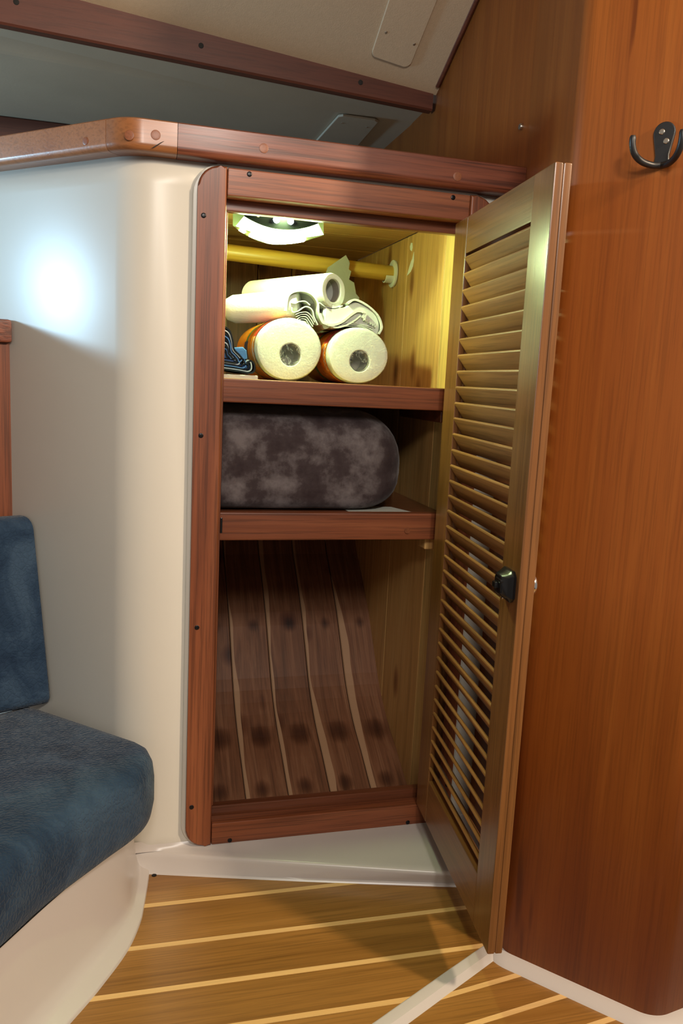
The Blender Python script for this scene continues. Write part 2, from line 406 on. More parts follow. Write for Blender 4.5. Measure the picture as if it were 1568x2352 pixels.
# ---- headliner, beam, soffit
def hz(x): return .05*(.571-x)
bm = B(); X0, X1 = -1.9, .575
def hl(x): return [(x, .47, 1.519+hz(x)), (x, .443, 1.533+hz(x)), (x, -.12, 1.832+hz(x)*.3), (x, -.20, 1.86), (x, -2.6, 1.86)]
loft(bm, [hl(X0), hl(-.7), hl(.1), hl(X1)])
ceil = struct('ceiling', bm, line_m, 'beige vinyl headliner sloping down to the dark teak beam', True)
bm = B(); loft(bm, [[(.57, -.1, 1.862), (.57, -2.6, 1.862)], [(1.5, -.1, 1.862), (1.5, -2.6, 1.862)]]); struct('headliner_side', bm, line_m, parent=ceil)
# removable strip panel in the headliner
def H(x, y): return Vector((x, y, 1.533+hz(x)+(.443-y)*.531))
hn = Vector((0, .531, 1)).normalized()*-1
bm = B(); pts = []
for (x, y) in arc(.394+.014, .412-.014, .014, 180, 90, 5)+arc(.486-.014, .419-.014, .014, 90, 0, 5)+[(.489, -.05), (.389, -.05)]:
    pts.append(H(x, y)+hn*.0004)
top = [p+hn*.0026 for p in pts]; cen = sum(pts, Vector())/len(pts)
loft(bm, [pts, top, [p+(cen-p).normalized()*.002+hn*.0012 for p in top]], True, True)
pan = struct('strip_panel', bm, line_m, parent=ceil)
for x, y in ((.409, .354), (.476, .365)): screw(H(x, y)+hn*.004, hn, pan, .003, steel_m)
# edge bead against the bulkhead
bm = B(); tube(bm, [(.566, .45, 1.532), (.566, .1, 1.718), (.566, -.12, 1.834)], .006, 8); struct('trim_6', bm, beam_m, 'dark bead where the headliner meets the bulkhead', True)
# beam
def by(x): return .437+.055*x
bm = B(); xs = [-1.9, -.7, 0, .564]
def sec(x):
    z0, y0 = 1.484+.031*(.571-x), by(x); z1 = z0+.085
    return [(x, y0+.003, z0), (x, y0, z0+.004), (x, y0, z1), (x, y0+.028, z1), (x, y0+.028, z0+.003), (x, y0+.024, z0)]
loft(bm, [sec(x) for x in xs], True, True)
beam = struct('trim_4', bm, beam_m, 'dark teak beam along the edge of the headliner', False)
for x, z in ((-.318, 1.556), (.037, 1.536), (.388, 1.518)): screw((x, by(x), z), (0, -1, 0), beam, .0055, gap_m)
# soffit under the side deck
def fy(x): return .567+.10*x
bm = B()
def sf(x): return [(x, by(x)+.02, 1.508+.012*(.571-x)), (x, fy(x), 1.502), (x, fy(x)+.012, 1.5), (x, 1.28, 1.495)]
loft(bm, [sf(-1.9), sf(-.7), sf(.1), sf(.572)])
soff = struct('ceiling_soffit', bm, soff_m, 'grey liner under the side deck, behind the dark beam')
bm = B(); prism(bm, [(x, y) for x, y in [(.382, .626), (.392, .617), (.472, .617), (.483, .626), (.497, .93), (.378, .93)]], 'z', 1.4925, 1.4985, .0015)
cp = struct('soffit_cover', bm, soff_m, parent=soff)
for x, y in ((.402, .665), (.468, .672)): screw((x, y, 1.4925), (0, 0, -1), cp, .0028, steel_m)
bm = B(); box(bm, -1.9, .57, .985, 1.01, 1.36, 1.496, .003); struct('trim_5', bm, beam_m, 'dark wood fascia at the back under the grey soffit')
bm = B(); loft(bm, [[(-1.9, 1.26, z), (.575, 1.26, z)] for z in (1.1, 1.5)]); struct('wall_back', bm, soff_m, 'grey hull liner behind the locker top')

# ---- fiddle rail on top of the locker: long right length, corner block, left length
fp = fillet([(.568, -.020), (-.114, -.020), (-.82, .686)], [0, .07, 0], 8)
right = [Vector((.568, -.02)), Vector((.2, -.02)), Vector((-.034, -.02))]
corner = [Vector((-.0348, -.02))]+fp[1:-1]+[Vector((-.143, .009))]
left = [Vector((-.1436, .0096)), Vector((-.4, .266)), Vector((-.82, .686))]
def rail2(name, path, mat, label):
    bm = B(); secs = []
    prof = [(0, 1.250), (0, 1.216), (.0012, 1.211), (.0045, 1.2065), (.010, 1.2045), (.052, 1.2045), (.052, 1.2525), (.003, 1.2525)]
    offs = {d: offset_path(path, d) for d, _ in prof}
    for i in range(len(path)): secs.append([(offs[d][i].x, offs[d][i].y, z) for d, z in prof])
    loft(bm, secs, True, True); return struct(name, bm, mat, label, True, auto=40)
t1 = rail2('trim_1', right, trim_m, 'coarse-grained red teak fiddle rail above the louvred locker')
t2 = rail2('trim_2', corner, trimb_m, 'curved teak corner block of the fiddle rail, with plugs and a crack')
t3 = rail2('trim_3', left, triml_m, 'paler teak fiddle rail running back left of the corner block')
def plug(loc, n, parent, r=.0075):
    bm = B(); disc(bm, Vector(loc), n, r, .0009, 20); obj('wood_plug', bm, plugw, parent, True)
plug((.102, -.0200, 1.229), (0, -1, 0), t1); plug((.439, -.0200, 1.222), (0, -1, 0), t1)
plug((-.068, -.0200, 1.229), (0, -1, 0), t2, .0075); plug((-.108, -.0195, 1.224), (-.25, -1, 0), t2, .0075)
bm = B(); loft(bm, [[(-.0745, -.0198, 1.2085), (-.070, -.0206, 1.2100), (-.060, -.0206, 1.2175), (-.0535, -.0198, 1.2222)], [(-.0745, -.0198, 1.2088), (-.0705, -.0206, 1.2115), (-.0605, -.0206, 1.2187), (-.0535, -.0198, 1.2224)]]); obj('crack', bm, gap_m, t2)
plug((-.175, .0410, 1.223), (-1, -1, 0), t3, .006)

# ---- cabin sole: teak planks with pale strips, two panels divided by a white lip
bm = B(); box(bm, -1.6, 1.3, -2.6, .05, FZ-.03, FZ-.012); floor = struct('floor', bm, gap_m, 'striped teak and holly cabin sole')
DA, DB = Vector((.461, -.307)), Vector((.237, -.425))
dd = (DB-DA).normalized(); dn = Vector((dd.y, -dd.x))           # dn points to the left panel
if dn.x > 0: dn = -dn
AX, AY = Vector((.465, -.32)), Vector((.549, -.454))
Cc = DA+dn*-.022
def plank(name, poly, mat, z1):
    if len(poly) < 3: return
    bm = B(); prism(bm, [tuple(p) for p in poly], 'z', FZ-.012, z1); obj(name, bm, mat, floor)
ys = [.06, -.100, -.2035, -.3005, -.389, -.478, -.57, -.66, -.75, -.84, -.93, -1.02, -1.11, -1.2, -1.35, -1.5, -1.65, -1.8, -2.0, -2.2, -2.5]
hw = .0052; sl = -.012
for i in range(len(ys)-1):
    a, b = ys[i], ys[i+1]
    x0, x1 = -1.5, 1.25
    def q(x, y): return Vector((x, y+sl*(x-.2)))
    pl = [q(x0, b+hw), q(x1, b+hw), q(x1, a-hw), q(x0, a-hw)]
    plank('plank', clip_poly(pl, DA+dn*.002, dn), floor_m, FZ)
    st = [q(x0, b-hw+.0003), q(x1, b-hw+.0003), q(x1, b+hw-.0003), q(x0, b+hw-.0003)]
    plank('inlay_strip', clip_poly(st, DA+dn*.002, dn), holly_m, FZ+.0002)
# the right hand panel, its strips turned a little
ru = Vector((math.cos(math.radians(8)), math.sin(math.radians(8)))); rv = Vector((-ru.y, ru.x))
P2 = Vector((.33, -.396))
E1 = Vector((.448, -.335)); E2 = Vector((.549, -.454)); en = Vector((-(E2-E1).y, (E2-E1).x)).normalized()
if en.x > 0: en = -en
for i in range(-2, 16):
    c = P2-rv*(.061*i)
    pl = [c-ru*1.2-rv*(.061-.0048), c+ru*1.4-rv*(.061-.0048), c+ru*1.4-rv*.0048, c-ru*1.2-rv*.0048]
    st = [c-ru*1.2-rv*.0045, c+ru*1.4-rv*.0045, c+ru*1.4+rv*.0045, c-ru*1.2+rv*.0045]
    for poly, mat, nm, z in ((pl, floor_m, 'plank', FZ-.003), (st, holly_m, 'inlay_strip', FZ-.0028)):
        poly = clip_poly(poly, DA-dn*.012, -dn)
        if len(poly) > 2: poly = clip_poly(poly, E1-en*.010, en) if False else poly
        if len(poly) > 2: plank(nm, poly, mat, z)
screw((-.056, -.012, FZ), (0, 0, 1), floor, .0045)
# white dividing lip
bm = B()
a0, a1 = DA+dn*-.001-dd*.02, DA+dd*2.0-dn*.001
def lipsec(p, w): return [(p.x, p.y, FZ-.006), (p.x, p.y, FZ+.004), (p.x-dn.x*.004, p.y-dn.y*.004, FZ+.0065), (p.x-dn.x*w*.62, p.y-dn.y*w*.62, FZ+.0062), (p.x-dn.x*w, p.y-dn.y*w, FZ-.006)]
loft(bm, [lipsec(a0, .030), lipsec(DA+dd*.1, .031), lipsec(a1, .031)], False, True)
struct('trim_7', bm, gelf_m, 'white lip running diagonally across the sole between the two plank panels', True, auto=40)
bm = B(); bb = [p for p in bp if p.y < -.15]
bb = [Vector((.571-.04, -.15))]+[p for p in bp if p.y < -.2]
o1 = offset_path(bb, 0); ins = [p for p in bb]
def lip_off(d):
    out = []
    for i, p in enumerate(bb):
        a, c = bb[max(i-1, 0)], bb[min(i+1, len(bb)-1)]; t = (c-a).normalized(); nrm = Vector((t.y, -t.x))
        if nrm.dot(Vector((-.5, -.8))) < 0: nrm = -nrm
        out.append(p+nrm*d)
    return out
l0, l1, l2, l3 = lip_off(-.01), lip_off(.002), lip_off(.018), lip_off(.026)
loft(bm, [[(p.x, p.y, FZ+.010) for p in l0], [(p.x, p.y, FZ+.0075) for p in l1], [(p.x, p.y, FZ+.0055) for p in l2], [(p.x, p.y, FZ-.006) for p in l3]])
struct('baseboard_right', bm, gelf_m, 'white lip along the foot of the veneered bulkhead', True, auto=50)

# ================================================================== THE LOCKER
LK = thing('hanging_locker', (.26, .03, 0), 'built-in teak framed hanging locker with an open louvred door', 'locker')
def stile_outline(x0, x1, z0, z1, r, leftside):
    if leftside: return arc(x0+r, z1-r, r, 90, 180, 8)+arc(x0+r, z0+r, r, 180, 270, 8)+[(x1, z0), (x1, z1)]
    return arc(x1-r, z0+r, r, 270, 360, 8)+arc(x1-r, z1-r, r, 0, 90, 8)+[(x0, z1), (x0, z0)]
bm = B(); prism(bm, stile_outline(0, .0470, 0, 1.2, .036, True), 'y', 0, .03, .004, 3, False); s1 = obj('stile', bm, teak_z, LK, True)
bm = B(); prism(bm, stile_outline(.476, .523, 0, 1.2, .036, False), 'y', 0, .03, .004, 3, False); s2 = obj('stile', bm, teak_z, LK, True)
bm = B(); box(bm, .0474, .4756, .0012, .03, 1.155, 1.1995, .003); r1 = obj('rail', bm, teak_x, LK, True)
bm = B(); box(bm, .0474, .4756, .0012, .03, .0005, .0434, .003); r2 = obj('rail', bm, teak_x, LK, True)
for x, z in ((.010, 1.120), (.013, .762), (.013, .423), (.010, .081)): screw((x, 0, z), (0, -1, 0), s1)
for x, z in ((.513, 1.1), (.513, .75), (.513, .42), (.513, .08)): screw((x, 0, z), (0, -1, 0), s2)
for x in (.083, .442): screw((x, .0012, 1.192), (0, -1, 0), r1)
for x in (.082, .435): screw((x, .0012, .0065), (0, -1, 0), r2)
# inner stops
bm = B(); box(bm, .03, .489, .034, .052, 1.1365, 1.18, .003); obj('door_stop', bm, stopper_m, LK, True)
bm = B(); box(bm, .03, .489, .034, .052, .015, .060, .003); obj('door_stop', bm, stopper_m, LK, True)
bm = B(); box(bm, .03, .0535, .034, .052, .0605, 1.136, .002); obj('door_stop', bm, teak_z, LK, True)
bm = B(); box(bm, .4765, .489, .034, .058, .0605, 1.136, .002); obj('door_stop', bm, teak_z, LK, True)
# hull lining behind: curved boards following the hull
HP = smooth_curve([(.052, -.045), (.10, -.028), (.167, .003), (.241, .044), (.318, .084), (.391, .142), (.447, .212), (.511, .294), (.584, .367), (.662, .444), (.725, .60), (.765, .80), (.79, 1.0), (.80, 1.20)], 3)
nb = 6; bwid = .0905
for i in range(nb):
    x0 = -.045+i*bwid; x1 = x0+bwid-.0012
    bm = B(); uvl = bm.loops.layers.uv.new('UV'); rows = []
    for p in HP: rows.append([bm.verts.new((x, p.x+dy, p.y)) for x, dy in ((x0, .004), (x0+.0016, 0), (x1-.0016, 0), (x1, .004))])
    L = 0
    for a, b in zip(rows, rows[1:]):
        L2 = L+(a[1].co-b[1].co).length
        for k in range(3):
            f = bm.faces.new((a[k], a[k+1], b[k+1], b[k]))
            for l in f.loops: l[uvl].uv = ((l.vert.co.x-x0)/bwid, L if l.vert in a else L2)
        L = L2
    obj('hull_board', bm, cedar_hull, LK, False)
bm = B(); loft(bm, [[(-.03, p.x+.010, p.y-.004) for p in HP], [(.50, p.x+.010, p.y-.004) for p in HP]]); obj('light_leak_sheet', bm, gap_m, LK)  # unseen dark sheet, added to stop light leaking through the board gaps
# sides, top
def side_board(y0, y1, mat):
    bm = B(); box(bm, .490, .500, y0+.0005, y1-.0005, -.03, 1.186, .0012, 1); return obj('side_board', bm, mat, LK)
sb1 = side_board(.032, .142, cedar_strip); sb2 = side_board(.142, .366, cedar_side); sb3 = side_board(.366, .60, cedar_side); side_board(.60, .82, cedar_side)
bm = B(); box(bm, -.03, -.02, .032, .80, -.03, 1.186); obj('side_panel', bm, cedar_side, LK)
for y0, y1 in ((.036, .22), (.22, .42), (.42, .62), (.62, .82)):
    bm = B(); box(bm, -.02, .4895, y0+.0005, y1-.0005, 1.186, 1.194, .0012, 1); obj('top_board', bm, cedar_top, LK)
# torn veneer patch with white filler beside the rod
def patch(pts):
    bm = B(); prism(bm, pts, 'x', .4893, .4902, .0003, 1); obj('filler_patch', bm, filler_m, sb2)
patch([(.353, 1.163), (.347, 1.170), (.338, 1.168), (.335, 1.158), (.340, 1.151), (.350, 1.155)])
patch([(.362, 1.102), (.350, 1.104), (.338, 1.108), (.326, 1.117), (.322, 1.130), (.325, 1.148), (.329, 1.142), (.332, 1.134), (.340, 1.130), (.350, 1.118)])
# shelves with fascia
def shelf(ztop, zf1, zf0, depth, mat):
    bm = B(); box(bm, -.019, .4892, .058, depth, ztop-.016, ztop, .001, 1); s = obj('shelf', bm, mat, LK)
    bm = B(); box(bm, .040, .4885, .036, .057, zf0, zf1, .0035, 2); f = obj('fascia', bm, teak_x, s, True); return s, f
sh1, fa1 = shelf(.8585, .8605, .8185, .755, cedar_top); sh2, fa2 = shelf(.620, .6235, .572, .70, stopper_m)
bm = B(); tube(bm, [(.408, .045, .590), (.408, .0335, .590)], .0055, 16); obj('dowel_peg', bm, plugw, fa2, True)
bm = B(); box(bm, .0535, .0575, .0345, .0365, .586, .614, .001); obj('catch_strike', bm, black_m, fa2)
bm = B(); box(bm, .455, .489, .060, .10, .548, .5715, .002); obj('corner_cleat', bm, cedar_side, sh2)
bm = B(); box(bm, .470, .489, .060, .30, .795, .8180, .002); obj('corner_cleat', bm, stopper_m, sh1)
# hanging rod with its socket
bm = B(); ra, rb = Vector((-.019, .454, 1.1360)), Vector((.487, .454, 1.1155))
tube(bm, [ra, rb], .0176, 28); rod = obj('hanging_rod', bm, rod_m, LK, True)
bm = B(); cx, cz = .454, 1.1155
N = 28; outer, inner = [], []
for (x, r0, r1, a0, a1) in ((.4885, .0, .031, 0, 360),):
    lo = [(.4885, cx+.031*math.cos(2*math.pi*k/N), cz+.031*math.sin(2*math.pi*k/N)) for k in range(N)]
    hi = [(.4845, y, z) for _, y, z in lo]; hi2 = [(.4835, cx+(y-cx)*.93, cz+(z-cz)*.93) for _, y, z in lo]
    loft(bm, [lo, hi, hi2], True, True)
sock = obj('rod_socket', bm, plas_m, rod, True)
bm = B(); A = [200+ (160*k/18) for k in range(19)]
def cr_(r, x): return [(x, cx+r*math.cos(math.radians(a)), cz+r*math.sin(math.radians(a))) for a in A]
loft(bm, [cr_(.0215, .484), cr_(.0215, .466), cr_(.0190, .4655), cr_(.0190, .484)]); obj('socket_cup', bm, plas_m, rod, True)

# ---- louvred door, swung open about the right hand side. local axes: x along the door, y outwards, z up
hinge = Vector((.4495, 0, 0)); DANG = math.atan2(-.99424, -.1072)
DW, DT, Z0, Z1, S0, S1, Zb, Zt = .4306, .0232, .0471, 1.1482, .0701, .3617, .1315, 1.0876
bm = B()
h2 = DT/2
for a, b in ((.0, S0), (S1, DW)):
    box(bm, a, b, 0, h2-.0003, Z0, Z1, .0022); box(bm, a, b, h2+.0003, DT, Z0, Z1, .0022); box(bm, a+.002, b-.0015, h2-.001, h2+.001, Z0+.002, Z1-.002)
def local_obj(name, bm, mat, parent, smooth=True):
    bmesh.ops.recalc_face_normals(bm, faces=bm.faces)
    me = bpy.data.meshes.new(name); bm.to_mesh(me); bm.free(); me.materials.append(mat)
    if smooth:
        for p in me.polygons: p.use_smooth = True
        me.set_sharp_from_angle(angle=math.radians(35))
    o = bpy.data.objects.new(name, me); link(o, parent)
    if smooth: o.modifiers.new('wn', 'WEIGHTED_NORMAL').keep_sharp = True
    return o
door = local_obj('door', bm, door_z, LK)
door.location = hinge-ORG[LK.name]; door.rotation_euler = (0, 0, DANG)
for a, b in ((Z0, Zb), (Zt, Z1)):
    bm = B(); box(bm, S0+.0002, S1-.0002, .0008, DT-.0008, a, b, .0018); local_obj('door_rail', bm, door_x, door)
# one slat mesh shared by all: inner edge high, outer edge low
bm = B(); ang = math.atan2(-.0300, .0205); L_ = .0363/2; th = .0060/2
ca, sa = math.cos(ang), math.sin(ang); prof = []
for (u, w) in arc(L_-th, 0, th, -90, 90, 5)+arc(-L_+th, 0, th, 90, 270, 5): prof.append((u*ca-w*sa, u*sa+w*ca))
prism(bm, [(p[0], p[1]) for p in prof], 'x', -(S1-S0)/2-.003, (S1-S0)/2+.003)
slat0 = local_obj('slat', bm, slat_m, door)
NS = 35
for i in range(NS):
    o = slat0 if i == 0 else link(bpy.data.objects.new('slat', slat0.data), door)
    o.location = ((S0+S1)/2, .0118, 1.0830-.0150-i*.0272+random.uniform(-.0006, .0006))
    o.rotation_euler = (math.radians(random.uniform(-1.2, 1.2)), 0, 0)
# latch on the inside of the door
bm = B(); lx, lz = .3985, .597
def lring(h, w, hh, dx=0, dz=0, cut=.3):
    pts = []
    for (sx, sz) in ((1, 1), (-1, 1), (-1, -1), (1, -1)):
        c1, c2 = w*cut, hh*cut
        if sx*sz > 0: pts += [(sx*w, sz*(hh-c2)), (sx*(w-c1), sz*hh)]
        else: pts += [(sx*(w-c1), sz*hh), (sx*w, sz*(hh-c2))]
    return [(lx+dx+x, -h, lz+dz+z) for x, z in pts]
loft(bm, [lring(0, .0215, .0215), lring(.004, .0225, .0225), lring(.007, .0205, .021), lring(.010, .019, .0185), lring(.017, .0145, .0145, .001, .001), lring(.019, .012, .012, .001, .001)], True, True)
lat = local_obj('latch', bm, black_m, door); lat['label'] = 'black plastic push latch'
bm = B(); box(bm, lx-.006, lx+.006, -.0245, -.018, lz-.0045, lz+.0045, .0015); box(bm, lx-.004, lx+.016, -.0205, -.015, lz+.006, lz+.010, .001)
local_obj('latch_bolt', bm, black_m, door)
for (x, z) in ((lx-.002, lz-.019), (lx+.012, lz-.014)):
    bm = B(); disc(bm, (x, -.008, z), (0, -1, 0), .003, .002, 10); local_obj('latch_screw', bm, chrome_m, door)
bm = B(); tor = []
for k in range(24):
    a = 2*math.pi*k/24
    tor.append([(lx+(.0135+.0022*math.cos(b))*math.cos(a), DT+.0006+.0055+.0055*math.sin(b), lz+(.0135+.0022*math.cos(b))*math.sin(a)) for b in [2*math.pi*j/8 for j in range(8)]])
tor.append(tor[0]); loft(bm, tor, True); bmesh.ops.remove_doubles(bm, verts=bm.verts, dist=1e-6)
local_obj('finger_ring', bm, chrome_m, door)
for z in (.17, 1.02):
    bm = B(); tube(bm, [(-.002, DT+.002, z-.03), (-.002, DT+.002, z+.03)], .0032, 10); local_obj('hinge', bm, chrome_m, door)

# ================================================================== LED LAMP under the locker top
LC = (.153, .10, 1.108)
LT = thing('led_light', LC, 'black battery LED light glowing under the top of the locker', 'lamp')
def lamp_arc(hw, yend, ymid, zend, zmid, n=16):
    return [(.153+hw*(2*k/n-1), ymid+(yend-ymid)*(2*k/n-1)**2, zmid+(zend-zmid)*(2*k/n-1)**2) for k in range(n+1)]
Ad = lamp_arc(.0665, .080, .083, 1.1400, 1.1240); Ab = lamp_arc(.0790, .088, .094, 1.1235, 1.1130); Ac = lamp_arc(.0825, .100, .150, 1.1260, 1.1085)
Ae = lamp_arc(.0825, .108, .158, 1.1600, 1.1600)
bm = B(); loft(bm, [[(.153+.058*(2*k/16-1), .068, 1.1600) for k in range(17)], Ad]); obj('face_plate', bm, lampbody_m, LT, True)
bm = B(); prism(bm, [(.095, .068), (.211, .068), (.2345, .100)]+[(x, y) for x, y, z in Ae[::-1]]+[(.0715, .100)], 'z', 1.1595, 1.1855, .0015); obj('housing', bm, lampbody_m, LT, True)
bm = B(); loft(bm, [Ad, [(x, y-.0015, z-.0004) for x, y, z in Ad], [(x, y-.0012, z) for x, y, z in Ab], Ab]); obj('light_bar', bm, diff_m, LT, True)
bm = B(); loft(bm, [Ab, [((a[0]+c[0])/2, (a[1]+c[1])/2, (a[2]+c[2])/2-.0012) for a, c in zip(Ab, Ac)], Ac, [(x, y+.002, z+.003) for x, y, z in Ac], Ae])
obj('lower_cover', bm, cover_m, LT, True)
def window(k0, k1, f0, f1):
    bm = B(); rows = []
    for f in (f0, (f0+f1)/2, f1):
        rows.append([(Ab[k][0]*(1-f)+Ac[k][0]*f, Ab[k][1]*(1-f)+Ac[k][1]*f, Ab[k][2]*(1-f)+Ac[k][2]*f-.0012*4*f*(1-f)-.0012) for k in range(k0, k1+1)])
    up = [[(x, y, z+.002) for x, y, z in r] for r in (rows[0], rows[2])]
    loft(bm, [up[0]]+rows+[up[1]]); obj('diffuser_window', bm, win_m, LT)
window(1, 2, .34, .70); window(3, 13, .24, .74)
for x in (.143, .168):
    bm = B(); disc(bm, (x, .0735, 1.1385), (0, -.9, -.4), .0055, .004, 16); obj('led', bm, led_m, LT, True)
bm = B(); box(bm, .1085, .1125, .070, .0745, 1.1400, 1.1435, .0008); obj('indicator', bm, emit('lamp_indicator', (1, .75, .3), 1.2), LT)
pl = lamp('led_light_lamp', 'POINT', (.155, .064, 1.141), 7.5, (.74, 1.0, .44), .010)
pl.parent = LT; pl.location = Vector((.155, .064, 1.141))-Vector(LC)
pg = lamp('led_light_glow', 'POINT', (.153, .172, 1.116), 2.0, (.72, 1.0, .44), .02)
pg.parent = LT; pg.location = Vector((.153, .172, 1.116))-Vector(LC)

# ================================================================== THINGS ON THE UPPER SHELF
SZ = .8586
def ring_y(cx, cz, rx, rz, y, n=40, wob=0, ph=0):
    return [(cx+rx*math.cos(2*math.pi*k/n)*(1+wob*math.sin(3*2*math.pi*k/n+ph)), y, cz+rz*math.sin(2*math.pi*k/n)*(1+wob*math.sin(2*2*math.pi*k/n+ph))) for k in range(n)]
def G2(x, z): return (x*1.03+.0034, z*1.03-.0258)
def towel_roll(cx, rx, rz, y0, y1, corex, corez, label, core_r=.0195, ph=0):
    cz = SZ+rz+.0018; T = thing('paper_towel_roll', (cx, (y0+y1)/2, SZ), label, 'paper towels', 'wrapped paper towel rolls on the upper shelf')
    bm = B()
    cc = ring_y(corex, corez, core_r, core_r*1.05, y0, 40)
    rings = [[(x, y0+.03, z) for x, _, z in cc], [(x, y0+.002, z) for x, _, z in cc], ring_y(corex, corez, core_r*1.12, core_r*1.15, y0),
             ring_y(cx, cz, rx*.86, rz*.86, y0, 40, .01, ph), ring_y(cx, cz, rx*.95, rz*.95, y0+.003, 40, .012, ph), ring_y(cx, cz, rx, rz, y0+.012, 40, .012, ph), ring_y(cx, cz, rx, rz, y1-.01, 40, .012, ph), ring_y(cx, cz, rx*.94, rz*.94, y1, 40, .012, ph), ring_y(cx, cz, rx*.3, rz*.3, y1)]
    loft(bm, rings, True, False); obj('paper', bm, paper_m, T, True)
    bm = B(); loft(bm, [[(corex+(x-corex)*.96, y0+.001, corez+(z-corez)*.96) for x, _, z in cc], [(corex+(x-corex)*.96, y0+.06, corez+(z-corez)*.96) for x, _, z in cc], [(corex+(x-corex)*.2, y0+.061, corez+(z-corez)*.2) for x, _, z in cc]], True, False); obj('cardboard_core', bm, core_m, T, True)
    bm = B(); uvl = bm.loops.layers.uv.new('UV'); n = 48
    ysx = [y0+.020, y0+.07, y0+.15, y1-.02]
    rr = [[bm.verts.new(p) for p in ring_y(cx, cz, rx+.0012, rz+.0012, y, n, .012, ph)] for y in ysx]
    for j in range(len(ysx)-1):
        for k in range(n):
            f = bm.faces.new((rr[j][k], rr[j][(k+1) % n], rr[j+1][(k+1) % n], rr[j+1][k]))
            for l, (kk, jj) in zip(f.loops, ((k, j), (k+1, j), (k+1, j+1), (k, j+1))): l[uvl].uv = (kk/n, (ysx[jj]-y0)/(y1-y0))
    obj('printed_wrapper', bm, wrap_m, T, True)
    bm = B(); n = 40; fr = []
    for s, dy in ((1.004, .018), (1.006, .012), (.96, .0005), (.88, -.003), (.6, -.004), (.3, -.001), (.16, .002)):
        fr.append([(corex*(1-s)+cx*s+(x-cx)*s if False else (cx if s > .5 else corex)+(x-cx)*s, y0+dy+.0012*math.sin(5*k+9*s), (cz if s > .5 else corez)+(z-cz)*s) for k, (x, _, z) in enumerate(ring_y(cx, cz, rx, rz, 0, n, .012, ph))])
    loft(bm, fr, True, False); R = bm.verts[:][-n:]; bm.verts.ensure_lookup_table(); bm.faces.new([bm.verts[-n+i] for i in range(n)])
    obj('clear_film', bm, film_m, T, True)
    return T
towel_roll(.1840, .0633, .0582, .120, .395, .1862, .9090, 'film-wrapped paper towel roll with a round core, printed side towards the blue rags')
towel_roll(.3196, .0608, .0541, .122, .395, .3217, .9043, 'film-wrapped paper towel roll on the right, beside the cedar side wall', .0192, 1.3)

# flattened part-used roll lying across the left wrapped roll: folds at its right end
def rolled(name, rings, label, cat, mats=paper_m, cap=True, group=None):
    bm = B(); loft(bm, rings, True, cap); o = obj(name, bm, mats, None, True); tag(o, label, cat, group); return o
def ell(c, u, v, a, b, n=36, wob=()):
    out = []
    for k in range(n):
        t = 2*math.pi*k/n; s = 1+sum(w*math.sin(m*t+p) for m, w, p in wob)
        out.append(tuple(Vector(c)+Vector(u)*(a*s*math.cos(t))+Vector(v)*(b*s*math.sin(t))))
    return out
# ruffled paper edges: ribbon following a 2-D curve (x,z), extruded along a direction
def ribbon(bm, pts, off, thick=.0011):
    pts = [Vector(p) for p in pts]; off = Vector(off); secs = []
    for i, p in enumerate(pts):
        t = (pts[min(i+1, len(pts)-1)]-pts[max(i-1, 0)]).normalized(); n = Vector((-t.y, t.x))*thick/2
        a, b = p+n, p-n
        secs.append([a, b])
    rings = []
    for a, b in secs: rings.append([(a.x, off[1], a.y), (b.x, off[1], b.y), (b.x+off[0], off[2], b.y), (a.x+off[0], off[2], a.y)])
    loft(bm, rings, True, True)

ax = Vector((-.130, .050, -.014)); c0 = Vector((.2065, .158, 1.0035)); n_ = ax.normalized()
u_ = Vector((0, 0, 1)).cross(n_).normalized(); v_ = n_.cross(u_)
if v_.z < 0: v_ = -v_
ur = thing('flattened_towel_roll', c0+Vector((-.05, .05, -.035)), 'part-used paper towel roll lying on the left wrapped roll, loose folds at its end', 'paper towels')
rs = []
for f, a, b in ((-.02, .018, .022), (.0, .026, .0290), (.06, .0295, .0305), (.3, .030, .0295), (.6, .030, .0280), (.9, .029, .0265), (1.0, .021, .020)):
    rs.append(ell(c0+ax*f, u_, v_, a, b, 36, ((2, .03, .5), (3, .02, 1+f))))
bm = B(); loft(bm, rs, True, True); obj('paper', bm, paper_m, ur, True)
bm = B()        # draped loose end: outer lip and inner folds, seen end-on
def F(pts, y0=.080, y1=.15, dx=0, th=.0016):
    ribbon(bm, smooth_curve([Vector(G2(*p)) for p in pts], 6), (dx, y0+.046, y1+.046), th)
F([(.168, .985), (.172, 1.012), (.190, 1.022), (.212, 1.019), (.226, 1.004), (.229, .985), (.236, .970), (.246, .966)], .083, .16, 0, .0032)
F([(.178, .992), (.180, .984), (.190, .986), (.204, .995), (.216, .990), (.221, .976), (.228, .964)], .082, .15, 0, .0020)
for i in range(5):
    d = .0042*i
    F([(.186+d*.4, .980-d), (.196, .984-d*.9), (.207-d*.1, .985-d), (.216-d*.4, .978-d), (.222-d*.3, .968-d*.9)], .082+.0012*i, .14, 0, .0013)
F([(.177, 1.000), (.184, .999), (.192, 1.003), (.203, 1.004), (.212, .998)], .082, .14, 0, .0016)
obj('loose_folds', bm, paper_m, ur, True)

